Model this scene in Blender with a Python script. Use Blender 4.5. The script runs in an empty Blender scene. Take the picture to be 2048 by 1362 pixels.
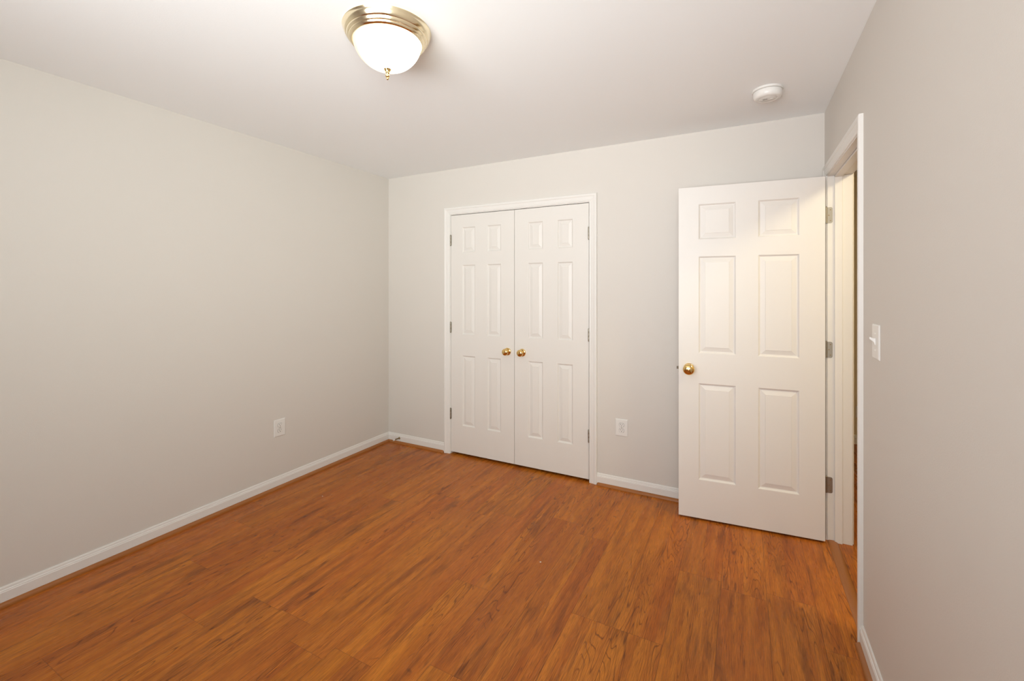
import bpy, bmesh, math, random
from mathutils import Vector, Matrix
PI = math.pi
SC = bpy.context.scene
COL = SC.collection

# ------------------------------------------------------------------ camera
YAW = 0.4809
CX, CY, CH = 2.9331, -3.1318, 1.4125
cd = bpy.data.cameras.new('camera')
cam = bpy.data.objects.new('camera', cd)
COL.objects.link(cam)
cam.location = (CX, CY, CH)
cam.rotation_euler = (PI / 2, 0, YAW)
cd.sensor_fit = 'HORIZONTAL'
cd.sensor_width = 36.0
cd.lens = 885.6 / 2048 * 36.0
cd.shift_y = -103.0 / 2048
cd.clip_start = 0.02
SC.camera = cam

# ------------------------------------------------------------------ colour management
SC.view_settings.view_transform = 'Standard'
SC.view_settings.look = 'None'
SC.view_settings.gamma = 1.0
SC.view_settings.use_curve_mapping = False
SC.view_settings.exposure = -0.01

# ------------------------------------------------------------------ world: overcast sky seen through the window
w = bpy.data.worlds.new('sky')
SC.world = w
w.use_nodes = True
w.node_tree.nodes['Background'].inputs[0].default_value = (0.80, 0.90, 1.0, 1)
w.node_tree.nodes['Background'].inputs[1].default_value = 1.0

# ------------------------------------------------------------------ room dimensions (metres)
W = 3.3549          # right wall plane
H = 2.44
YF = -4.7          # front wall (behind the camera), holds the window
T = 0.1125          # wall thickness
WX0, WX1, WZ0, WZ1 = 1.3, 3.1, 0.85, 2.12     # window opening
HX = W + T          # hall side of the right wall
HALL_X1 = HX + 1.12
HALL_Y0, HALL_Y1 = -3.0, 1.90


def area_light(name, loc, rot, sx, sy, power, color):
    ld = bpy.data.lights.new(name, 'AREA')
    ld.shape = 'RECTANGLE'
    ld.size, ld.size_y = sx, sy
    ld.energy = power
    ld.color = color
    o = bpy.data.objects.new(name, ld)
    COL.objects.link(o)
    o.location = loc
    o.rotation_euler = rot
    return o


# panels standing in for daylight behind the camera, tilted up to brighten the ceiling
wx, wz = (WX0 + WX1) / 2, (WZ0 + WZ1) / 2
WSX, WSZ = WX1 - WX0 - 0.02, WZ1 - WZ0 - 0.02
R_ = math.radians
for nm, loc, rot, sx, spread, power, color in (
        ('window_daylight', (wx, YF + 0.25, wz), (PI / 2 + R_(20), 0, 0), WSX, 100, 36.5, (0.965, 0.975, 1.0)),
        ('side_fill_light', (W - 0.06, -3.9, 1.5), (PI / 2 + R_(8), 0, R_(40)), 1.2, 90, 21.0, (0.92, 1.0, 0.96))):  # added fill aimed toward the left wall, no known window behind it
    o_ = area_light(nm, loc, rot, sx, WSZ, power, color)
    o_.data.spread = R_(spread)


# ------------------------------------------------------------------ materials
def lin(c):
    return tuple((x / 12.92 if x <= 0.04045 else ((x + 0.055) / 1.055) ** 2.4) for x in c)


def new_mat(name):
    m = bpy.data.materials.new(name)
    m.use_nodes = True
    return m, m.node_tree.nodes, m.node_tree.links, m.node_tree.nodes['Principled BSDF']


def paint(name, col, rough, bump_scale=None, bump=0.0, spec=0.5, stretch=None, var=0.012):
    m, N, L, P = new_mat(name)
    P.inputs['Roughness'].default_value = rough
    P.inputs['Specular IOR Level'].default_value = spec
    tc = N.new('ShaderNodeTexCoord')
    nz = N.new('ShaderNodeTexNoise')
    nz.inputs['Scale'].default_value = 2.2
    nz.inputs['Detail'].default_value = 3
    L.new(tc.outputs['Object'], nz.inputs['Vector'])
    mx = N.new('ShaderNodeMix')
    mx.data_type = 'RGBA'
    mx.inputs[6].default_value = (*[c * (1 - var) for c in col], 1)
    mx.inputs[7].default_value = (*[c * (1 + var) for c in col], 1)
    L.new(nz.outputs['Fac'], mx.inputs[0])
    L.new(mx.outputs[2], P.inputs['Base Color'])
    if bump_scale:
        b = N.new('ShaderNodeTexNoise')
        b.inputs['Scale'].default_value = bump_scale
        b.inputs['Detail'].default_value = 2
        if stretch:
            mp = N.new('ShaderNodeMapping')
            mp.inputs['Scale'].default_value = stretch
            L.new(tc.outputs['Object'], mp.inputs['Vector'])
            L.new(mp.outputs[0], b.inputs['Vector'])
        else:
            L.new(tc.outputs['Object'], b.inputs['Vector'])
        bp = N.new('ShaderNodeBump')
        bp.inputs['Strength'].default_value = bump
        bp.inputs['Distance'].default_value = 0.001
        L.new(b.outputs['Fac'], bp.inputs['Height'])
        L.new(bp.outputs[0], P.inputs['Normal'])
    return m


M = {}
M['wall'] = paint('greige_wall_paint', (0.69, 0.648, 0.594), 0.55, 260, 0.25, 0.35)
M['ceiling'] = paint('white_ceiling_paint', (0.945, 0.965, 0.965), 0.85, 180, 0.2, 0.2)
M['trim'] = paint('semigloss_trim_paint', (0.80, 0.773, 0.73), 0.35, var=0.006)
M['door'] = paint('white_door_paint', (0.80, 0.77, 0.73), 0.42, 90, 0.18, 0.45, stretch=(6, 6, 0.25), var=0.006)
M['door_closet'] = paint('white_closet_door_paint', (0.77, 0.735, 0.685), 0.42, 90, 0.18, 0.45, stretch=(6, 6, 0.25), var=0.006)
M['plastic'] = paint('white_switch_plastic', (0.80, 0.78, 0.74), 0.3, var=0.003)
M['hall_wall'] = paint('hall_wall_paint', (0.74, 0.64, 0.46), 0.6, 220, 0.2, 0.3)


def metal(name, col, rough, bump=0.0):
    m, N, L, P = new_mat(name)
    P.inputs['Metallic'].default_value = 1.0
    P.inputs['Base Color'].default_value = (*col, 1)
    tc = N.new('ShaderNodeTexCoord')
    nz = N.new('ShaderNodeTexNoise')
    nz.inputs['Scale'].default_value = 60
    L.new(tc.outputs['Object'], nz.inputs['Vector'])
    mr = N.new('ShaderNodeMapRange')
    mr.inputs[3].default_value = rough * 0.8
    mr.inputs[4].default_value = rough * 1.3
    L.new(nz.outputs['Fac'], mr.inputs[0])
    L.new(mr.outputs[0], P.inputs['Roughness'])
    return m


M['brass'] = metal('polished_brass', (0.84, 0.60, 0.25), 0.06)
M['pale_brass'] = metal('pale_polished_brass', (0.93, 0.82, 0.58), 0.14)
M['nickel'] = metal('satin_nickel', (0.36, 0.33, 0.27), 0.45)
M['bronze'] = metal('dark_latch_metal', (0.12, 0.10, 0.075), 0.4)
M['spring'] = metal('aged_brass', (0.34, 0.25, 0.13), 0.35)


def plain(name, col, rough=0.6):
    m, N, L, P = new_mat(name)
    P.inputs['Base Color'].default_value = (*col, 1)
    P.inputs['Roughness'].default_value = rough
    return m


M['slot'] = plain('dark_slot', (0.03, 0.026, 0.022))
M['rubber'] = plain('white_rubber', (0.78, 0.77, 0.74), 0.7)
M['chip'] = plain('white_paint_flake', (0.8, 0.76, 0.68), 0.7)
M['dark_wood'] = plain('closet_shadow_line', (0.10, 0.05, 0.02), 0.6)


def glass_glow(name, col, strength):
    m, N, L, P = new_mat(name)
    P.inputs['Base Color'].default_value = (0.9, 0.88, 0.82, 1)
    P.inputs['Roughness'].default_value = 0.3
    P.inputs['Emission Color'].default_value = (*col, 1)
    P.inputs['Emission Strength'].default_value = strength
    return m


M['dome'] = glass_glow('lit_frosted_glass', (1.0, 0.94, 0.83), 9.0)
M['dome'].node_tree.nodes['Principled BSDF'].inputs['Base Color'].default_value = (0.36, 0.34, 0.30, 1)


def bulb_falloff(m, centre, r0, r1, s0, s1, c0, c1):
    """the frosted glass glows strongest close to the bulb inside it"""
    N, L = m.node_tree.nodes, m.node_tree.links
    P = N['Principled BSDF']
    tc = N.new('ShaderNodeTexCoord')
    dn = N.new('ShaderNodeVectorMath')
    dn.operation = 'DISTANCE'
    dn.inputs[1].default_value = centre
    L.new(tc.outputs['Object'], dn.inputs[0])
    for lo, hi, sock in ((s0, s1, 'Emission Strength'),):
        mr = N.new('ShaderNodeMapRange')
        mr.interpolation_type = 'SMOOTHSTEP'
        L.new(dn.outputs['Value'], mr.inputs[0])
        for k, v in zip((1, 2, 3, 4), (r0, r1, lo, hi)):
            mr.inputs[k].default_value = v
        L.new(mr.outputs[0], P.inputs[sock])
    fr = N.new('ShaderNodeMapRange')
    L.new(dn.outputs['Value'], fr.inputs[0])
    fr.inputs[1].default_value, fr.inputs[2].default_value = r0, r1
    mx = N.new('ShaderNodeMix')
    mx.data_type = 'RGBA'
    mx.inputs[6].default_value = (*c0, 1)
    mx.inputs[7].default_value = (*c1, 1)
    L.new(fr.outputs[0], mx.inputs[0])
    L.new(mx.outputs[2], P.inputs['Emission Color'])


bulb_falloff(M['dome'], (0.055, -0.010, -0.085), 0.070, 0.155, 6.5, 0.66, (1.0, 0.95, 0.84), (1.0, 0.86, 0.55))
M['hall_dome'] = glass_glow('lit_hall_glass', (1.0, 0.87, 0.58), 66.0)


def wood_floor(name):
    m, N, L, P = new_mat(name)

    def math_(op, a, b=None, c=None):
        n = N.new('ShaderNodeMath')
        n.operation = op
        for i, v in enumerate((a, b, c)):
            if v is None:
                continue
            if isinstance(v, (int, float)):
                n.inputs[i].default_value = v
            else:
                L.new(v, n.inputs[i])
        return n.outputs[0]

    def comb(x, y, z):
        n = N.new('ShaderNodeCombineXYZ')
        for i, v in enumerate((x, y, z)):
            if isinstance(v, (int, float)):
                n.inputs[i].default_value = v
            else:
                L.new(v, n.inputs[i])
        return n.outputs[0]

    def noise(vec, scale, detail=2, rough=0.5, dist=0.0):
        n = N.new('ShaderNodeTexNoise')
        L.new(vec, n.inputs['Vector'])
        n.inputs['Scale'].default_value = scale
        n.inputs['Detail'].default_value = detail
        n.inputs['Roughness'].default_value = rough
        n.inputs['Distortion'].default_value = dist
        return n.outputs['Fac']

    def white(vec):
        n = N.new('ShaderNodeTexWhiteNoise')
        n.noise_dimensions = '3D'
        L.new(vec, n.inputs['Vector'])
        return n.outputs['Value']

    def ramp(v, a, b, lo=0.0, hi=1.0, smooth=True):
        n = N.new('ShaderNodeMapRange')
        if smooth:
            n.interpolation_type = 'SMOOTHSTEP'
        L.new(v, n.inputs[0])
        n.inputs[1].default_value = a
        n.inputs[2].default_value = b
        n.inputs[3].default_value = lo
        n.inputs[4].default_value = hi
        return n.outputs[0]

    def mix(f, a, b, mode='MIX'):
        n = N.new('ShaderNodeMix')
        n.data_type = 'RGBA'
        n.blend_type = mode
        if isinstance(f, (int, float)):
            n.inputs[0].default_value = f
        else:
            L.new(f, n.inputs[0])
        for k, v in ((6, a), (7, b)):
            if isinstance(v, tuple):
                n.inputs[k].default_value = (*v, 1)
            else:
                L.new(v, n.inputs[k])
        return n.outputs[2]

    tc = N.new('ShaderNodeTexCoord')
    sp = N.new('ShaderNodeSeparateXYZ')
    L.new(tc.outputs['Object'], sp.inputs[0])
    X, Y = sp.outputs[0], sp.outputs[1]
    PW, PL = 0.190, 1.21
    u = math_('DIVIDE', math_('ADD', X, 0.20), PW)           # plank columns
    i = math_('FLOOR', u)
    fu = math_('FRACT', u)
    offs = white(comb(i, 3.0, 1.0))
    v = math_('ADD', math_('DIVIDE', Y, PL), offs)
    j = math_('FLOOR', v)
    fv = math_('FRACT', v)
    sid = math_('FLOOR', math_('MULTIPLY', fu, 2.0))           # two printed strips per plank
    fs = math_('FRACT', math_('MULTIPLY', fu, 2.0))
    tone = white(comb(i, j, 5.0))
    tone2 = white(comb(i, j, math_('ADD', sid, 9.0)))
    seed = math_('MULTIPLY', tone2, 37.0)
    # grain coordinates (Y runs along the boards)
    gx = math_('ADD', X, math_('MULTIPLY', tone2, 5.0))

    def along(k):
        return comb(gx, math_('MULTIPLY', Y, k), seed)

    band = noise(along(0.07), 26.0, 2.5, 0.55, 0.3)            # 2-4 cm wide colour bands
    broad = noise(along(0.25), 5.0, 2, 0.5, 0.5)
    fibre = noise(along(0.05), 330.0, 3, 0.7)                  # fine pores
    streak = noise(along(0.03), 100.0, 2, 0.6, 0.2)             # dark hair lines
    hair = ramp(math_('ABSOLUTE', math_('SUBTRACT', streak, 0.5)), 0.0, 0.030, 1.0, 0.0)
    hmask = ramp(noise(along(0.22), 12.0, 1.5), 0.47, 0.60)
    # cathedral figure: thin contour lines of a slow noise field
    field = noise(along(0.085), 10.0, 2.0, 0.5, 0.25)
    tri = math_('ABSOLUTE', math_('SUBTRACT', math_('FRACT', math_('MULTIPLY', field, 26.0)), 0.5))
    line = ramp(tri, 0.0, 0.12, 1.0, 0.0)
    msk = ramp(noise(along(0.16), 8.0, 1.5, 0.5), 0.46, 0.57)
    figure = math_('MULTIPLY', line, msk)
    blotch = ramp(noise(along(0.13), 15.0, 3, 0.6, 0.4), 0.53, 0.72)
    knot = ramp(noise(along(0.40), 20.0, 2.5, 0.6, 0.6), 0.69, 0.80)

    c_light = lin((0.760, 0.445, 0.140))
    c_mid = lin((0.672, 0.365, 0.105))
    base = mix(ramp(band, 0.38, 0.62, smooth=False), c_mid, c_light)
    base = mix(ramp(broad, 0.35, 0.65, 0.0, 0.35), base, lin((0.690, 0.385, 0.150)))
    base = mix(math_('MULTIPLY', blotch, 0.72), base, lin((0.500, 0.270, 0.105)))
    base = mix(math_('MULTIPLY', knot, 0.70), base, lin((0.36, 0.18, 0.07)))
    base = mix(math_('MULTIPLY', math_('MULTIPLY', hair, hmask), 0.65), base, lin((0.42, 0.20, 0.06)))
    base = mix(math_('MULTIPLY', figure, 0.75), base, lin((0.40, 0.19, 0.055)))
    fib = ramp(fibre, 0.38, 0.62, 0.78, 1.16, False)
    tn = ramp(tone, 0.0, 1.0, 0.94, 1.05, False)
    tn2 = ramp(tone2, 0.0, 1.0, 0.96, 1.04, False)
    val = math_('MULTIPLY', math_('MULTIPLY', fib, tn), tn2)
    hv = N.new('ShaderNodeHueSaturation')
    L.new(base, hv.inputs['Color'])
    L.new(val, hv.inputs['Value'])
    L.new(ramp(tone2, 0.0, 1.0, 0.4975, 0.5035, False), hv.inputs['Hue'])
    col = hv.outputs[0]
    g = along(0.11)
    # joints: long edges between planks, end joints, and the faint line between the strips
    du = math_('MULTIPLY', math_('MINIMUM', fu, math_('SUBTRACT', 1.0, fu)), PW)
    dvv = math_('MULTIPLY', math_('MINIMUM', fv, math_('SUBTRACT', 1.0, fv)), PL)
    ds = math_('MULTIPLY', math_('MINIMUM', fs, math_('SUBTRACT', 1.0, fs)), PW / 2)
    ju = ramp(du, 0.0004, 0.0016, 0.60, 0.0)
    jv = ramp(dvv, 0.0005, 0.0018, 0.40, 0.0)
    js = ramp(ds, 0.0003, 0.0012, 0.22, 0.0)
    jj = math_('MAXIMUM', math_('MAXIMUM', ju, jv), js)
    col = mix(jj, col, lin((0.28, 0.14, 0.06)))
    L.new(col, P.inputs['Base Color'])
    rr = ramp(noise(g, 30.0, 2), 0.2, 0.8, 0.24, 0.33, False)
    L.new(rr, P.inputs['Roughness'])
    P.inputs['Specular IOR Level'].default_value = 0.22
    bp = N.new('ShaderNodeBump')
    bp.inputs['Strength'].default_value = 0.22
    bp.inputs['Distance'].default_value = 0.0006
    hgt = math_('SUBTRACT', fibre, math_('MULTIPLY', math_('MAXIMUM', ju, jv), 3.0))
    L.new(hgt, bp.inputs['Height'])
    L.new(bp.outputs[0], P.inputs['Normal'])
    return m


M['floor'] = wood_floor('orange_laminate_planks')


def wood_trim(name, axis):
    m, N, L, P = new_mat(name)
    tc = N.new('ShaderNodeTexCoord')
    mp = N.new('ShaderNodeMapping')
    mp.inputs['Scale'].default_value = (1.5 if axis == 'x' else 70, 1.5 if axis == 'y' else 70, 70)
    nz = N.new('ShaderNodeTexNoise')
    nz.inputs['Scale'].default_value = 1.0
    nz.inputs['Detail'].default_value = 4
    L.new(tc.outputs['Object'], mp.inputs['Vector'])
    L.new(mp.outputs[0], nz.inputs['Vector'])
    mx = N.new('ShaderNodeMix')
    mx.data_type = 'RGBA'
    mx.inputs[6].default_value = (*lin((0.58, 0.345, 0.145)), 1)
    mx.inputs[7].default_value = (*lin((0.67, 0.42, 0.19)), 1)
    L.new(nz.outputs['Fac'], mx.inputs[0])
    L.new(mx.outputs[2], P.inputs['Base Color'])
    P.inputs['Roughness'].default_value = 0.38
    return m


M['shoe_y'] = wood_trim('stained_shoe_moulding_lengthwise', 'y')
M['shoe_x'] = wood_trim('stained_shoe_moulding_crosswise', 'x')


# ------------------------------------------------------------------ mesh helpers
class MB:
    def __init__(self):
        self.v, self.f, self.mi, self.sm = [], [], [], []

    def poly(self, pts, mi=0, smooth=False):
        b = len(self.v)
        self.v += [tuple(p) for p in pts]
        self.f.append(tuple(range(b, b + len(pts))))
        self.mi.append(mi)
        self.sm.append(smooth)

    def box(self, x0, x1, y0, y1, z0, z1, mi=0):
        a = [(x0, y0, z0), (x1, y0, z0), (x1, y1, z0), (x0, y1, z0), (x0, y0, z1), (x1, y0, z1), (x1, y1, z1), (x0, y1, z1)]
        for q in ((0, 3, 2, 1), (4, 5, 6, 7), (0, 1, 5, 4), (1, 2, 6, 5), (2, 3, 7, 6), (3, 0, 4, 7)):
            self.poly([a[k] for k in q], mi)

    def lathe(self, prof, mat=None, seg=48, mi=0, smooth=True, ribs=0, rib_amp=0.0):
        """prof: list of (r, h) revolved about local z; mat maps to the object's space"""
        mat = mat or Matrix.Identity(4)
        b = len(self.v)
        for (r, h) in prof:
            for k in range(seg):
                t = 2 * PI * k / seg
                rr = r * (1 + (rib_amp if (ribs and k % 2) else 0))
                self.v.append(tuple(mat @ Vector((rr * math.cos(t), rr * math.sin(t), h))))
        for i in range(len(prof) - 1):
            for k in range(seg):
                k2 = (k + 1) % seg
                self.f.append((b + i * seg + k, b + i * seg + k2, b + (i + 1) * seg + k2, b + (i + 1) * seg + k))
                self.mi.append(mi)
                self.sm.append(smooth)

    def loft(self, rings, closed_profile=False, mi=0, caps=False, smooth=False):
        b = len(self.v)
        n = len(rings[0])
        for r in rings:
            self.v += [tuple(p) for p in r]
        for i in range(len(rings) - 1):
            for k in range(n if closed_profile else n - 1):
                k2 = (k + 1) % n
                self.f.append((b + i * n + k, b + i * n + k2, b + (i + 1) * n + k2, b + (i + 1) * n + k))
                self.mi.append(mi)
                self.sm.append(smooth)
        if caps:
            self.f.append(tuple(b + k for k in range(n)))
            self.f.append(tuple(b + (len(rings) - 1) * n + k for k in reversed(range(n))))
            self.mi += [mi, mi]
            self.sm += [False, False]

    def build(self, name, mats, parent=None, loc=None, rot=None, weld=True, autosmooth=None, bevel=None):
        me = bpy.data.meshes.new(name)
        me.from_pydata(self.v, [], self.f)
        for p, a, s in zip(me.polygons, self.mi, self.sm):
            p.material_index = a
            p.use_smooth = s
        if not isinstance(mats, (list, tuple)):
            mats = [mats]
        for m in mats:
            me.materials.append(m)
        bm = bmesh.new()
        bm.from_mesh(me)
        if weld:
            bmesh.ops.remove_doubles(bm, verts=bm.verts, dist=1e-5)
        bmesh.ops.recalc_face_normals(bm, faces=bm.faces)
        if autosmooth:
            for e in bm.edges:
                if len(e.link_faces) == 2 and e.calc_face_angle(0) > math.radians(autosmooth):
                    e.smooth = False
        bm.to_mesh(me)
        bm.free()
        o = bpy.data.objects.new(name, me)
        COL.objects.link(o)
        if parent is not None:
            o.parent = parent
        if loc is not None:
            o.location = loc
        if rot is not None:
            o.rotation_euler = rot
        if bevel:
            md = o.modifiers.new('bevel', 'BEVEL')
            md.width = bevel
            md.segments = 3
            md.limit_method = 'ANGLE'
            md.angle_limit = math.radians(40)
        return o


def empty(name, loc, rot=(0, 0, 0)):
    o = bpy.data.objects.new(name, None)
    o.empty_display_size = 0.05
    COL.objects.link(o)
    o.location = loc
    o.rotation_euler = rot
    return o


def tag(o, label, cat, group=None):
    o['label'] = label
    o['category'] = cat
    if group:
        o['group'] = group
    return o


def struct(o, label=None):
    o['kind'] = 'structure'
    if label:
        o['label'] = label
    return o


# ------------------------------------------------------------------ shell
JF, JN, JZ = -0.107, -0.875, 2.045         # entry doorway: far jamb, near jamb, head
CX0, CX1, CZ = 0.706, 1.936, 2.047         # closet opening inside its jambs
JT = 0.019                                 # jamb board thickness
CLOSET_Y = 0.68

m = MB()
m.box(-T, HALL_X1 + T, YF - T, HALL_Y1 + T, -0.06, 0.0)
struct(m.build('floor', M['floor']), 'orange-brown laminate plank floor')

m = MB()
m.box(-T, HALL_X1 + T, YF - T, HALL_Y1 + T, H, H + 0.08)
struct(m.build('ceiling', M['ceiling']), 'smooth white ceiling')

m = MB()
m.box(-T, 0, YF, CLOSET_Y + 0.1, 0, H)
struct(m.build('wall_left', M['wall']), 'greige painted wall on the left')

m = MB()
m.box(0, CX0 - JT, 0, T, 0, H)
m.box(CX1 + JT, W, 0, T, 0, H)
m.box(CX0 - JT, CX1 + JT, 0, T, CZ + JT, H)
struct(m.build('wall_back', M['wall']), 'greige painted back wall around the closet')

m = MB()
m.box(W, HX, JF + JT, HALL_Y1, 0, H)
SY0, SY1 = -4.48, -3.32
m.box(W, HX, SY1, JN - JT, 0, H)
m.box(W, HX, YF, SY0, 0, H)
m.box(W, HX, SY0, SY1, 0, WZ0)
m.box(W, HX, SY0, SY1, WZ1, H)
m.box(W, HX, JN - JT, JF + JT, JZ + JT, H)
struct(m.build('wall_right', [M['wall']]), 'greige painted wall on the right with the doorway')

m = MB()
m.box(-T, WX0, YF - T, YF, 0, H)
m.box(WX1, HX, YF - T, YF, 0, H)
m.box(WX0, WX1, YF - T, YF, 0, WZ0)
m.box(WX0, WX1, YF - T, YF, WZ1, H)
struct(m.build('wall_front', M['wall']))

m = MB()     # closet interior
m.box(0.2, W - 0.6, CLOSET_Y, CLOSET_Y + 0.1, 0, H)
m.box(0.1, 0.2, T, CLOSET_Y + 0.1, 0, H)
m.box(W - 0.7, W - 0.6, T, CLOSET_Y, 0, H)
struct(m.build('wall_closet', M['wall']))

m = MB()     # hall
m.box(HX, HALL_X1 + T, HALL_Y1, HALL_Y1 + T, 0, H)
struct(m.build('wall_hall_end', M['hall_wall']))
m = MB()
m.box(HALL_X1, HALL_X1 + T, HALL_Y0, HALL_Y1, 0, H)
struct(m.build('wall_hall_side', M['hall_wall']))
m = MB()
m.box(HX, HALL_X1 + T, HALL_Y0 - T, HALL_Y0, 0, H)
struct(m.build('wall_hall_front', M['hall_wall']))

# window behind the camera
win = empty('window_1', ((WX0 + WX1) / 2, YF, WZ0))
struct(win)
m = MB()
hw, hh = (WX1 - WX0) / 2, WZ1 - WZ0
for a, b, c, d in ((-hw, -hw + 0.045, 0, hh), (hw - 0.045, hw, 0, hh), (-hw, hw, 0, 0.045), (-hw, hw, hh - 0.045, hh), (-0.03, 0.03, 0, hh)):
    m.box(a, b, -0.075, -0.035, c, d)
m.build('window_frame', M['trim'], win)
m = MB()
m.box(-hw - 0.05, hw + 0.05, -0.02, 0.045, -0.025, 0.0)
m.build('window_sill', M['trim'], win)

win = empty('added_window', (W, (SY0 + SY1) / 2, WZ0))  # unseen window added to go with the side fill light
struct(win)
m = MB()
hw = (SY1 - SY0) / 2
for a, b, c, d in ((-hw, -hw + 0.045, 0, hh), (hw - 0.045, hw, 0, hh), (-hw, hw, 0, 0.045), (-hw, hw, hh - 0.045, hh), (-hw, hw, hh / 2 - 0.02, hh / 2 + 0.02)):
    m.box(0.05, 0.09, a, b, c, d)
m.build('window_frame', M['trim'], win)
m = MB()
m.box(-0.045, 0.05, -hw - 0.05, hw + 0.05, -0.025, 0.0)
m.build('window_sill', M['trim'], win)


# ------------------------------------------------------------------ mouldings
CAS = [(0.0, 0.0), (0.0, 0.007), (0.002, 0.009), (0.006, 0.0095), (0.010, 0.0085), (0.012, 0.010), (0.030, 0.0125),
       (0.036, 0.0130), (0.038, 0.0150), (0.043, 0.0170), (0.052, 0.0172), (0.056, 0.0155), (0.058, 0.012), (0.058, 0.0)]


def casing(name, a0, a1, top, mapf, label):
    """three-sided mitred casing; mapf(a, z, t) -> point"""
    r = []
    r.append([mapf(a0 - wd, 0.0, t) for wd, t in CAS])
    r.append([mapf(a0 - wd, top + wd, t) for wd, t in CAS])
    r.append([mapf(a1 + wd, top + wd, t) for wd, t in CAS])
    r.append([mapf(a1 + wd, 0.0, t) for wd, t in CAS])
    m = MB()
    m.loft(r)
    for k in (0, -1):
        m.poly(r[k] if k else list(reversed(r[k])))
    o = m.build(name, M['trim'])
    struct(o, label)
    return o


casing('trim_1', CX0 - 0.005, CX1 + 0.002, CZ + 0.005, lambda a, z, t: (a, -t, z), 'white moulded casing around the closet doors')
casing('trim_2', JN - 0.005, JF + 0.005, JZ + 0.005, lambda a, z, t: (W - t, a, z), 'white moulded casing around the room doorway')
casing('trim_3', JN - 0.018, JF + 0.018, JZ + 0.018, lambda a, z, t: (HX + t, a, z), 'white casing on the hall side of the doorway')

# closet jamb
m = MB()
m.box(CX0 - JT, CX0, -0.0005, T, 0, CZ)
m.box(CX1, CX1 + JT, -0.0005, T, 0, CZ)
m.box(CX0 - JT, CX1 + JT, -0.0005, T, CZ, CZ + JT)
m.box(CX0, CX0 + 0.011, 0.045, 0.075, 0, CZ)
m.box(CX1 - 0.011, CX1, 0.045, 0.075, 0, CZ)
m.box(CX0, CX1, 0.045, 0.075, CZ - 0.011, CZ)
struct(m.build('trim_4', M['trim']), 'white closet door jamb')

# entry jamb with stop
m = MB()
x0, x1 = W - 0.002, HX + 0.0005
m.box(x0, x1, JF, JF + JT, 0, JZ)
m.box(x0, x1, JN - JT, JN, 0, JZ)
m.box(x0, x1, JN - JT, JF + JT, JZ, JZ + JT)
sx0, sx1 = W + 0.031, W + 0.066
m.box(sx0, sx1, JF - 0.010, JF, 0, JZ)
m.box(sx0, sx1, JN, JN + 0.010, 0, JZ)
m.box(sx0, sx1, JN, JF, JZ - 0.010, JZ)
struct(m.build('trim_5', M['trim'], bevel=0.0012), 'white doorway jamb with door stop strip')

BASE = [(0.0, 0.0), (0.0125, 0.0), (0.0125, 0.060), (0.0105, 0.0635), (0.0105, 0.067), (0.0075, 0.070), (0.0065, 0.078), (0.004, 0.083), (0.0, 0.083)]
SHOE = [(0.0125, 0.0)] + [(0.0125 + 0.0175 * math.cos(t * PI / 16), 0.0185 * math.sin(t * PI / 16)) for t in range(9)] + [(0.0125, 0.0185)]


def run(name, prof, mat, mapf, s0, s1, ease=0.0, label=None, smooth=False):
    m = MB()
    m.loft([[mapf(d, z, s0) for d, z in prof], [mapf(d, z, s1) for d, z in prof]], closed_profile=True, caps=True, smooth=smooth)
    o = m.build(name, mat, autosmooth=35)
    struct(o, label)
    return o


def shoe(name, mat, mapf, s0, s1, e0, e1, label):
    """quarter round; an end flagged 1 is rounded off before the casing"""
    rings = []
    n = 6

    def ring(s, k):
        return [mapf(0.0125 + (d - 0.0125) * k, z * (0.35 + 0.65 * k) if k < 1 else z, s) for d, z in SHOE]
    L_ = 0.012
    sg = 1 if s1 > s0 else -1
    if e0:
        for k in range(n):
            a = k / n * PI / 2
            rings.append(ring(s0 + sg * L_ * (1 - math.cos(a)), max(0.05, math.sin(a))))
        rings.append(ring(s0 + sg * L_, 1))
    else:
        rings.append(ring(s0, 1))
    if e1:
        rings.append(ring(s1 - sg * L_, 1))
        for k in range(n - 1, -1, -1):
            a = k / n * PI / 2
            rings.append(ring(s1 - sg * L_ * (1 - math.cos(a)), max(0.05, math.sin(a))))
    else:
        rings.append(ring(s1, 1))
    m = MB()
    m.loft(rings, closed_profile=True, caps=True, smooth=True)
    struct(m.build(name, mat, autosmooth=40), label)


CL0, CL1 = CX0 - 0.005 - 0.058, CX1 + 0.002 + 0.058
ENO = JN - 0.005 - 0.058
left_map = lambda d, z, s: (d, s, z)
back_map = lambda d, z, s: (s, -d, z)
right_map = lambda d, z, s: (W - d, s, z)
front_map = lambda d, z, s: (s, YF + d, z)
run('baseboard_left', BASE, M['trim'], left_map, YF, 0.0, label='white baseboard along the left wall')
run('baseboard_back_left', BASE, M['trim'], back_map, 0.0, CL0, label='short white baseboard left of the closet')
run('baseboard_back_right', BASE, M['trim'], back_map, CL1, W, label='white baseboard right of the closet')
run('baseboard_right', BASE, M['trim'], right_map, YF, ENO, label='white baseboard along the right wall')
run('baseboard_front', BASE, M['trim'], front_map, 0.0, W)
run('baseboard_hall', BASE, M['trim'], lambda d, z, s: (s, HALL_Y1 - d, z), HX, HALL_X1)
shoe('trim_6', M['shoe_y'], left_map, YF, -0.0125, 0, 0, 'wood-toned quarter round along the left wall')
shoe('trim_7', M['shoe_x'], back_map, 0.0125, CL0 - 0.001, 0, 1, 'short wood-toned quarter round left of the closet')
shoe('trim_8', M['shoe_x'], back_map, CL1 + 0.001, W - 0.0125, 1, 0, 'wood-toned quarter round right of the closet')
shoe('trim_9', M['shoe_y'], right_map, YF, ENO - 0.001, 0, 1, 'wood-toned quarter round along the right wall')

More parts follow.
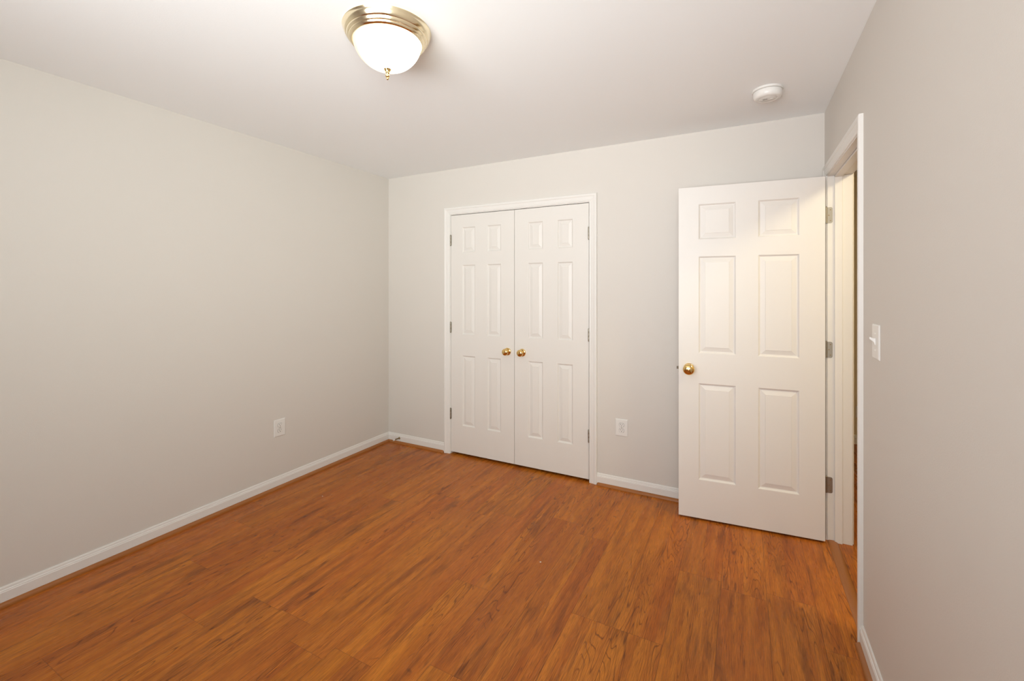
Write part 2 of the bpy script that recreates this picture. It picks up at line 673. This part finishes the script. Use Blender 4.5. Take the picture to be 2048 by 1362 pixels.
# T-moulding threshold in the doorway
m = MB()
pr = [(0.000, 0.0), (0.0015, 0.003), (0.008, 0.006), (0.016, 0.0075), (0.024, 0.008), (0.032, 0.0075), (0.040, 0.006), (0.0465, 0.003), (0.048, 0.0)]
m.loft([[(W - 0.002 + a, JN, z) for a, z in pr], [(W - 0.002 + a, JF, z) for a, z in pr]], closed_profile=True, caps=True, smooth=True)
struct(m.build('trim_10', M['shoe_y'], autosmooth=50), 'wood-toned threshold strip in the doorway')


# ------------------------------------------------------------------ panel doors
RING = [(0.0, 0.0), (0.003, 0.0015), (0.006, 0.0062), (0.0095, 0.0086), (0.013, 0.0090), (0.016, 0.0082), (0.034, 0.0036), (0.0362, 0.0034), (0.0378, 0.0016)]


def panel_slab(width, height, thick, cols, rows):
    """front face at y=0 looking to -y, back at y=thick, x 0..width, z 0..height; moulded raised panels on both faces"""
    m = MB()
    xs = [0.0] + [c for pair in cols for c in pair] + [width]
    zs = [0.0] + [c for pair in rows for c in pair] + [height]
    for side in (0, 1):
        yy = (lambda d: d) if side == 0 else (lambda d: thick - d)
        for i in range(len(xs) - 1):
            for j in range(len(zs) - 1):
                a, b, c, d = xs[i], xs[i + 1], zs[j], zs[j + 1]
                if i % 2 == 1 and j % 2 == 1:
                    prev = None
                    for ins, dep in RING:
                        cur = [(a + ins, yy(dep), c + ins), (b - ins, yy(dep), c + ins), (b - ins, yy(dep), d - ins), (a + ins, yy(dep), d - ins)]
                        if prev:
                            for k in range(4):
                                k2 = (k + 1) % 4
                                m.poly([prev[k], prev[k2], cur[k2], cur[k]])
                        prev = cur
                    m.poly(prev)
                else:
                    m.poly([(a, yy(0), c), (b, yy(0), c), (b, yy(0), d), (a, yy(0), d)])
    for i in range(len(xs) - 1):
        for z in (0.0, height):
            m.poly([(xs[i], 0, z), (xs[i + 1], 0, z), (xs[i + 1], thick, z), (xs[i], thick, z)])
    for j in range(len(zs) - 1):
        for x in (0.0, width):
            m.poly([(x, 0, zs[j]), (x, 0, zs[j + 1]), (x, thick, zs[j + 1]), (x, thick, zs[j])])
    return m


TO_MINUS_Y = Matrix.Rotation(PI / 2, 4, 'X')      # local +z of a lathe -> -y
TO_PLUS_Y = Matrix.Rotation(-PI / 2, 4, 'X')


def knob(parent, x, z, face_y, to, small=False, lock=False):
    s = 0.93 if small else 1.13
    mt = Matrix.Translation((x, face_y, z)) @ to
    m = MB()
    q = s if small else 0.96
    m.lathe([(0.0, 0.0), (0.0325 * q, 0.0), (0.0328 * q, 0.002), (0.031 * q, 0.0055), (0.027 * q, 0.0075), (0.020 * q, 0.009), (0.014 * s, 0.010), (0.0, 0.010)], mt, 48)
    ro = m.build('rosette', M['brass'], parent, autosmooth=50)
    m = MB()
    pr = [(0.0118, 0.008), (0.0112, 0.016), (0.0125, 0.021), (0.017, 0.0255), (0.0215, 0.031), (0.0262, 0.038), (0.0282, 0.0445),
          (0.0283, 0.048), (0.0270, 0.053), (0.0235, 0.0575), (0.0180, 0.0608), (0.0110, 0.0628), (0.0, 0.0636)]
    m.lathe([(r * s * 1.04, h * s) for r, h in pr], mt, 48)
    kn = m.build('door_knob', M['brass'], parent, autosmooth=60)
    if lock:
        m = MB()
        m.lathe([(0.0, 0.0700), (0.0045, 0.0708), (0.0045, 0.0735), (0.0036, 0.0742), (0.0, 0.0742)], mt, 20)
        m.build('lock_button', M['brass'], kn, autosmooth=40)
    return kn


def closet_hinge(parent, x, z, y):
    m = MB()
    for k in range(3):
        a = z - 0.0445 + k * 0.0297
        m.lathe([(0.0, a), (0.0054, a + 0.0002), (0.0058, a + 0.001), (0.0058, a + 0.0283), (0.0054, a + 0.0292), (0.0, a + 0.0292)], Matrix.Translation((x, y, 0)), 16)
    for a, b in ((z + 0.0445, z + 0.048), (z - 0.0445, z - 0.048)):
        m.lathe([(0.0042, a), (0.0046, (a + b) / 2), (0.003, b), (0.0, b)], Matrix.Translation((x, y, 0)), 12)
    m.box(x - 0.0075, x + 0.0075, y + 0.0035, y + 0.0055, z - 0.0445, z + 0.0445)
    return m.build('hinge', M['nickel'], parent, autosmooth=40)


DH, ZB = 2.022, 0.020
ROWS = [(0.233, 0.829), (1.007, 1.597), (1.701, 1.916)]
SW = 0.6103
for side, nm in ((0, 'door_1'), (1, 'door_2')):
    dx = CX0 + 0.003 if side == 0 else CX1 - 0.003 - SW
    d = empty(nm, (dx, 0.0, ZB))
    struct(d, 'left leaf of the white six-panel closet doors' if side == 0 else 'right leaf of the white six-panel closet doors')
    cols = [(0.115, 0.2435), (0.3605, 0.489)] if side == 0 else [(0.1173, 0.2448), (0.3638, 0.4873)]
    s = panel_slab(SW, DH, 0.035, cols, ROWS)
    s.build('door_panel', M['door_closet'], d, weld=True)
    kx = SW - 0.060 if side == 0 else 0.068
    knob(d, kx, 0.911 - ZB, 0.0, TO_MINUS_Y, small=True)
    hx_ = -0.0015 if side == 0 else SW + 0.0015
    for hz in ((1.830, 1.0845, 0.3455) if side == 0 else (1.8205, 1.076, 0.3375)):
        closet_hinge(d, hx_, hz - ZB, -0.0062)
    m = MB()      # ball catch on the top edge
    cxk = SW - 0.062 if side == 0 else 0.078
    m.box(cxk - 0.026, cxk + 0.026, 0.002, 0.030, DH, DH + 0.0015)
    m.box(cxk - 0.010, cxk + 0.010, 0.004, 0.020, DH + 0.0015, DH + 0.0035)
    m.build('ball_catch', M['slot'], d)
    m = MB()      # strike plate screwed under the head jamb belongs to the catch
    m.box(cxk - 0.024, cxk + 0.024, -0.0005, 0.028, CZ - ZB - 0.0018, CZ - ZB - 0.0003)
    m.build('catch_plate', M['nickel'], d)

# entry door, swung open into the room against the back wall
HXP, HYP, ANG = 3.3378, -0.149, 0.0827
d3 = empty('door_3', (HXP, HYP, 0.0118), (0, 0, PI + ANG))
struct(d3, 'open white six-panel room door with brass knob')
DW, DH3 = 0.762, 2.0254
rows3 = [(0.235, 0.825), (1.008, 1.600), (1.703, 1.919)]
cols3 = [(0.1215, 0.3275), (0.4430, 0.6485)]
s = panel_slab(DW, DH3, 0.035, cols3, rows3)
s.v = [(x, y - 0.035, z) for x, y, z in s.v]     # local +y faces the camera side
slab3 = s.build('door_panel', M['door'], d3)
knob(d3, 0.703, 0.9245 - 0.0118, 0.0, TO_PLUS_Y, lock=True)
knob(d3, 0.703, 0.9245 - 0.0118, -0.035, TO_MINUS_Y)
m = MB()
zl = 0.9225 - 0.0118
m.box(DW - 0.001, DW + 0.0012, -0.030, -0.005, zl - 0.028, zl + 0.028)
m.build('latch_plate', M['nickel'], d3)
m = MB()
m.poly([(DW, -0.024, zl - 0.008), (DW + 0.012, -0.012, zl - 0.008), (DW + 0.012, -0.010, zl - 0.008), (DW, -0.010, zl - 0.008)])
m.poly([(DW, -0.024, zl + 0.008), (DW + 0.012, -0.012, zl + 0.008), (DW + 0.012, -0.010, zl + 0.008), (DW, -0.010, zl + 0.008)])
q_ = [(DW, -0.024), (DW + 0.012, -0.012), (DW + 0.012, -0.010), (DW, -0.010)]
for k in range(4):
    a, b = q_[k], q_[(k + 1) % 4]
    m.poly([(a[0], a[1], zl - 0.008), (b[0], b[1], zl - 0.008), (b[0], b[1], zl + 0.008), (a[0], a[1], zl + 0.008)])
m.build('latch_bolt', M['bronze'], d3)

# entry hinges: world geometry brought into the door's own frame
Minv = (Matrix.Translation(d3.location) @ Matrix.Rotation(PI + ANG, 4, 'Z')).inverted()
PINX, PINY = W - 0.0075, JF - 0.0025
for hz in (1.826, 1.072, 0.314):
    m = MB()
    z0, z1 = hz - 0.0445, hz + 0.0445
    m.lathe([(0.0, z0), (0.0055, z0), (0.0055, z1), (0.0, z1)], Matrix.Translation((PINX, PINY, 0)), 16)
    m.lathe([(0.0045, z1), (0.005, z1 + 0.002), (0.003, z1 + 0.005), (0.0, z1 + 0.005)], Matrix.Translation((PINX, PINY, 0)), 12)
    # leaf on the jamb with rounded outer corners
    pts = []
    r = 0.009
    xl0, xl1 = PINX, W + 0.022
    for cxx, czz, a0 in ((xl1 - r, z0 + r, -90), (xl1 - r, z1 - r, 0)):
        for k in range(7):
            t = math.radians(a0 + 15 * k)
            pts.append((cxx + r * math.cos(t), czz + r * math.sin(t)))
    pts = [(xl0, z0)] + pts + [(xl0, z1)]
    yf, yb = JF - 0.0022, JF + 0.0005
    m.poly([(a, yf, b) for a, b in pts])
    m.poly([(a, yb, b) for a, b in reversed(pts)])
    for k in range(len(pts)):
        a, b = pts[k], pts[(k + 1) % len(pts)]
        m.poly([(a[0], yf, a[1]), (b[0], yf, b[1]), (b[0], yb, b[1]), (a[0], yb, a[1])])
    # leaf on the door edge
    m.v = [tuple(Minv @ Vector(v)) for v in m.v]
    m.box(-0.0022, 0.0004, -0.034, -0.004, z0 - 0.0118, z1 - 0.0118)
    h = m.build('hinge', M['nickel'], d3, autosmooth=40)
    h['label'] = 'satin metal hinge with rounded corners'
    m = MB()
    for sxx, szz in ((W + 0.012, hz + 0.030), (W + 0.005, hz), (W + 0.012, hz - 0.030)):
        m.lathe([(0.0, 0.0028), (0.0028, 0.0026), (0.0035, 0.0018)], Matrix.Translation((sxx, JF, szz)) @ TO_MINUS_Y, 14)
    m.v = [tuple(Minv @ Vector(v)) for v in m.v]
    m.build('hinge_screws', M['spring'], h)


# ------------------------------------------------------------------ ceiling light
lt = empty('ceiling_light', (1.6783, -1.7980, H))
tag(lt, 'round brass-rimmed ceiling light with glowing ribbed glass dome', 'ceiling light')
m = MB()
m.lathe([(0.0, 0.0), (0.170, 0.0), (0.1710, -0.0025), (0.1695, -0.0050), (0.1675, -0.012), (0.1645, -0.020), (0.1605, -0.0275), (0.1575, -0.0305),
         (0.1560, -0.0305), (0.1550, -0.0335), (0.1530, -0.0385), (0.1500, -0.0420), (0.1475, -0.0425), (0.1465, -0.0455), (0.1440, -0.0500), (0.1400, -0.0525), (0.1345, -0.0530),
         (0.1325, -0.0500), (0.1325, -0.020), (0.0, -0.020)], None, 96)
m.build('canopy', M['pale_brass'], lt, autosmooth=32)
m = MB()
prof = []
R0, Z0, DEP = 0.1315, -0.044, 0.110
for k in range(0, 25):
    t = k / 24 * PI / 2
    prof.append((max(R0 * math.cos(t) ** 0.92, 0.0005), Z0 - DEP * math.sin(t) ** 1.12))
m.lathe(prof, None, 144, ribs=1, rib_amp=0.006)
m.build('glass_dome', M['dome'], lt)
m = MB()
zf = Z0 - DEP
m.lathe([(0.0, zf + 0.010), (0.0165, zf + 0.0085), (0.0172, zf + 0.006), (0.0150, zf + 0.001), (0.0105, zf - 0.006), (0.0080, zf - 0.011), (0.0085, zf - 0.013), (0.0060, zf - 0.016), (0.0052, zf - 0.020),
         (0.0085, zf - 0.0235), (0.0088, zf - 0.0265), (0.0060, zf - 0.0300), (0.0042, zf - 0.032), (0.0048, zf - 0.0355), (0.0036, zf - 0.040), (0.0, zf - 0.042)], None, 32)
m.build('finial', M['brass'], lt, autosmooth=50)

# hall ceiling light, out of sight beyond the doorway
hl = empty('ceiling_light', (4.04, -1.0, H))
tag(hl, 'small round ceiling light in the hall beyond the doorway', 'ceiling light')
m = MB()
m.lathe([(0.0, 0.0), (0.165, 0.0), (0.165, -0.02), (0.155, -0.024), (0.0, -0.024)], None, 48)
m.build('canopy', M['pale_brass'], hl, autosmooth=32)
m = MB()
m.lathe([(0.15 * math.cos(k / 12 * PI / 2) + 0.0005, -0.024 - 0.075 * math.sin(k / 12 * PI / 2)) for k in range(13)], None, 48)
m.build('glass_dome', M['hall_dome'], hl)

# ------------------------------------------------------------------ smoke detector
sd = empty('smoke_detector', (3.045, -0.498, H))
tag(sd, 'round white smoke detector on the ceiling near the doorway', 'smoke detector')
m = MB()
m.lathe([(0.0, 0.0), (0.070, 0.0), (0.071, -0.003), (0.071, -0.0085), (0.069, -0.0105), (0.063, -0.0105)], None, 64)
m.build('mounting_base', M['plastic'], sd, autosmooth=40)
m = MB()
m.lathe([(0.060, -0.009), (0.0655, -0.0125), (0.0665, -0.015), (0.0655, -0.032), (0.062, -0.042), (0.056, -0.0465), (0.045, -0.048), (0.043, -0.0465), (0.040, -0.0465), (0.038, -0.048), (0.0, -0.0495)], None, 64)
cv = m.build('cover', M['plastic'], sd, autosmooth=40)
m = MB()
for k in range(-2, 3):
    m.box(-0.012 + k * 0.0042, -0.0105 + k * 0.0042, -0.009, 0.004, -0.0505, -0.049)
m.build('horn_grille', M['slot'], cv)
m = MB()
m.lathe([(0.0, -0.0502), (0.009, -0.0502), (0.010, -0.0492), (0.010, -0.048)], Matrix.Translation((0.018, 0.004, 0)), 24)
m.build('test_button', M['plastic'], cv, autosmooth=40)


# ------------------------------------------------------------------ outlets and switch (local: x across, -y out of the wall, z up)
def plate_mesh(wd, ht, th=0.0055):
    m = MB()
    rings = []
    for ins, y in ((0.0, 0.0), (0.0, -0.0015), (0.0012, -0.0035), (0.0035, -0.0050), (0.007, -th)):
        rings.append([(-wd / 2 + ins, y, -ht / 2 + ins), (wd / 2 - ins, y, -ht / 2 + ins), (wd / 2 - ins, y, ht / 2 - ins), (-wd / 2 + ins, y, ht / 2 - ins)])
    m.loft(rings, closed_profile=True, caps=True)
    return m


def outlet(loc, rotz, label, wd=0.088, ht=0.121):
    r = empty('wall_outlet', loc, (0, 0, rotz))
    tag(r, label, 'outlet', 'duplex wall outlets')
    plate_mesh(wd, ht).build('wall_plate', M['plastic'], r, bevel=0.0008)
    for sz in (0.0195, -0.0195):
        m = MB()
        n = 28
        out = []
        for k in range(n):
            t = 2 * PI * k / n
            x, z = 0.0172 * math.cos(t), 0.0172 * math.sin(t)
            z = max(-0.0135, min(0.0135, z))
            out.append((x, z + sz))
        for a, b, c in ((1.08, -0.0054, 0), (1.08, -0.0047, 0),):
            pass
        m.loft([[(x, -0.0045, z) for x, z in out], [(x, -0.0078, z) for x, z in out], [(x * 0.94, -0.0082, sz + (z - sz) * 0.94) for x, z in out]], closed_profile=True, caps=True)
        f = m.build('receptacle', M['plastic'], r)
        m = MB()
        m.box(-0.0078, -0.0052, -0.0086, -0.008, sz + 0.0010, sz + 0.0085)
        m.box(0.0052, 0.0074, -0.0086, -0.008, sz + 0.0018, sz + 0.0080)
        m.lathe([(0.0, 0.0086), (0.0026, 0.0086), (0.0026, 0.008)], Matrix.Translation((0, 0, sz - 0.0060)) @ TO_MINUS_Y, 14)
        # shadow gap round the face
        n2 = len(out)
        for k in range(n2):
            a, b = out[k], out[(k + 1) % n2]
            s1_, s2_ = 1.0, 1.07
            m.poly([(a[0] * s1_, -0.0059, sz + (a[1] - sz) * s1_), (b[0] * s1_, -0.0059, sz + (b[1] - sz) * s1_),
                    (b[0] * s2_, -0.0059, sz + (b[1] - sz) * s2_), (a[0] * s2_, -0.0059, sz + (a[1] - sz) * s2_)])
        m.build('slots', M['slot'], f, weld=False)
    m = MB()
    m.lathe([(0.0, 0.0070), (0.0026, 0.0066), (0.0033, 0.0055), (0.0033, 0.004)], TO_MINUS_Y, 18)
    m.build('screw', M['nickel'], r, autosmooth=40)
    return r


outlet((0.0, -1.0975, 0.4240), PI / 2, 'white duplex outlet low on the left wall')
outlet((2.1735, 0.0, 0.4340), 0.0, 'white duplex outlet between the closet and the open door')
outlet((3.884, HALL_Y1, 0.293), 0.0, 'white duplex outlet on the hall end wall, seen past the jamb', 0.080, 0.105)

sw = empty('light_switch', (W, -1.137, 1.2245), (0, 0, -PI / 2))
tag(sw, 'white toggle light switch on the right wall by the doorway', 'light switch')
plate_mesh(0.089, 0.124).build('wall_plate', M['plastic'], sw, bevel=0.0008)
m = MB()
rg = []
for y, zc, hz_, hx_ in ((-0.004, 0.0, 0.0120, 0.0050), (-0.0065, 0.001, 0.0115, 0.0048), (-0.010, 0.006, 0.0062, 0.0044), (-0.020, 0.0125, 0.0042, 0.0040), (-0.0215, 0.0134, 0.0032, 0.0032)):
    rg.append([(-hx_, y, zc - hz_), (hx_, y, zc - hz_), (hx_, y, zc + hz_), (-hx_, y, zc + hz_)])
m.loft(rg, closed_profile=True, caps=True)
m.build('toggle', M['plastic'], sw)
for sz in (0.030, -0.030):
    m = MB()
    m.lathe([(0.0, 0.0068), (0.0026, 0.0064), (0.0033, 0.0052), (0.0033, 0.004)], Matrix.Translation((0, 0, sz)) @ TO_MINUS_Y, 18)
    m.build('screw', M['plastic'], sw, autosmooth=40)

# ------------------------------------------------------------------ spring door stop on the baseboard
ds = empty('door_stop', (0.143, -0.0125, 0.047), (math.radians(-1.5), 0, math.radians(-3)))
tag(ds, 'small spring door stop with white tip on the corner baseboard', 'door stop')
m = MB()
m.lathe([(0.0, 0.0), (0.0105, 0.0), (0.0110, 0.0015), (0.0090, 0.0035), (0.0055, 0.005), (0.0050, 0.010), (0.0, 0.010)], TO_MINUS_Y, 28)
m.build('mount', M['spring'], ds, autosmooth=40)
m = MB()
rings = []
turns, r1, r2, n = 16, 0.0042, 0.0011, 16 * 14
for k in range(n + 1):
    t = k / n
    a = turns * 2 * PI * t
    c = Vector((r1 * math.cos(a), -(0.006 + 0.056 * t), r1 * math.sin(a)))
    e1 = Vector((math.cos(a), 0, math.sin(a)))
    e2 = Vector((0, 1, 0))
    rings.append([tuple(c + r2 * (math.cos(b) * e1 + math.sin(b) * e2)) for b in [2 * PI * q / 6 for q in range(6)]])
m.loft(rings, closed_profile=True, caps=True, smooth=True)
m.build('spring', M['spring'], ds)
m = MB()
m.lathe([(0.0, 0.060), (0.0062, 0.060), (0.0070, 0.062), (0.0074, 0.072), (0.0066, 0.0755), (0.0040, 0.077), (0.0, 0.077)], TO_MINUS_Y, 28)
m.build('rubber_tip', M['rubber'], ds, autosmooth=40)

# ------------------------------------------------------------------ two tiny flakes lying on the floor
random.seed(4)
for (x, y), lab in (((0.393, -1.054), 'tiny white fleck on the floor near the left wall'), ((2.004, -1.033), 'tiny white fleck on the floor in front of the closet')):
    m = MB()
    n = 7
    base = [((0.0035 + 0.002 * random.random()) * math.cos(2 * PI * k / n), (0.0028 + 0.002 * random.random()) * math.sin(2 * PI * k / n)) for k in range(n)]
    m.loft([[(a, b, 0.0) for a, b in base], [(a * 0.7, b * 0.8, 0.0016) for a, b in base]], closed_profile=True, caps=True)
    tag(m.build('paint_fleck', M['chip'], loc=(x, y, 0.0)), lab, 'fleck', 'flecks on the floor')
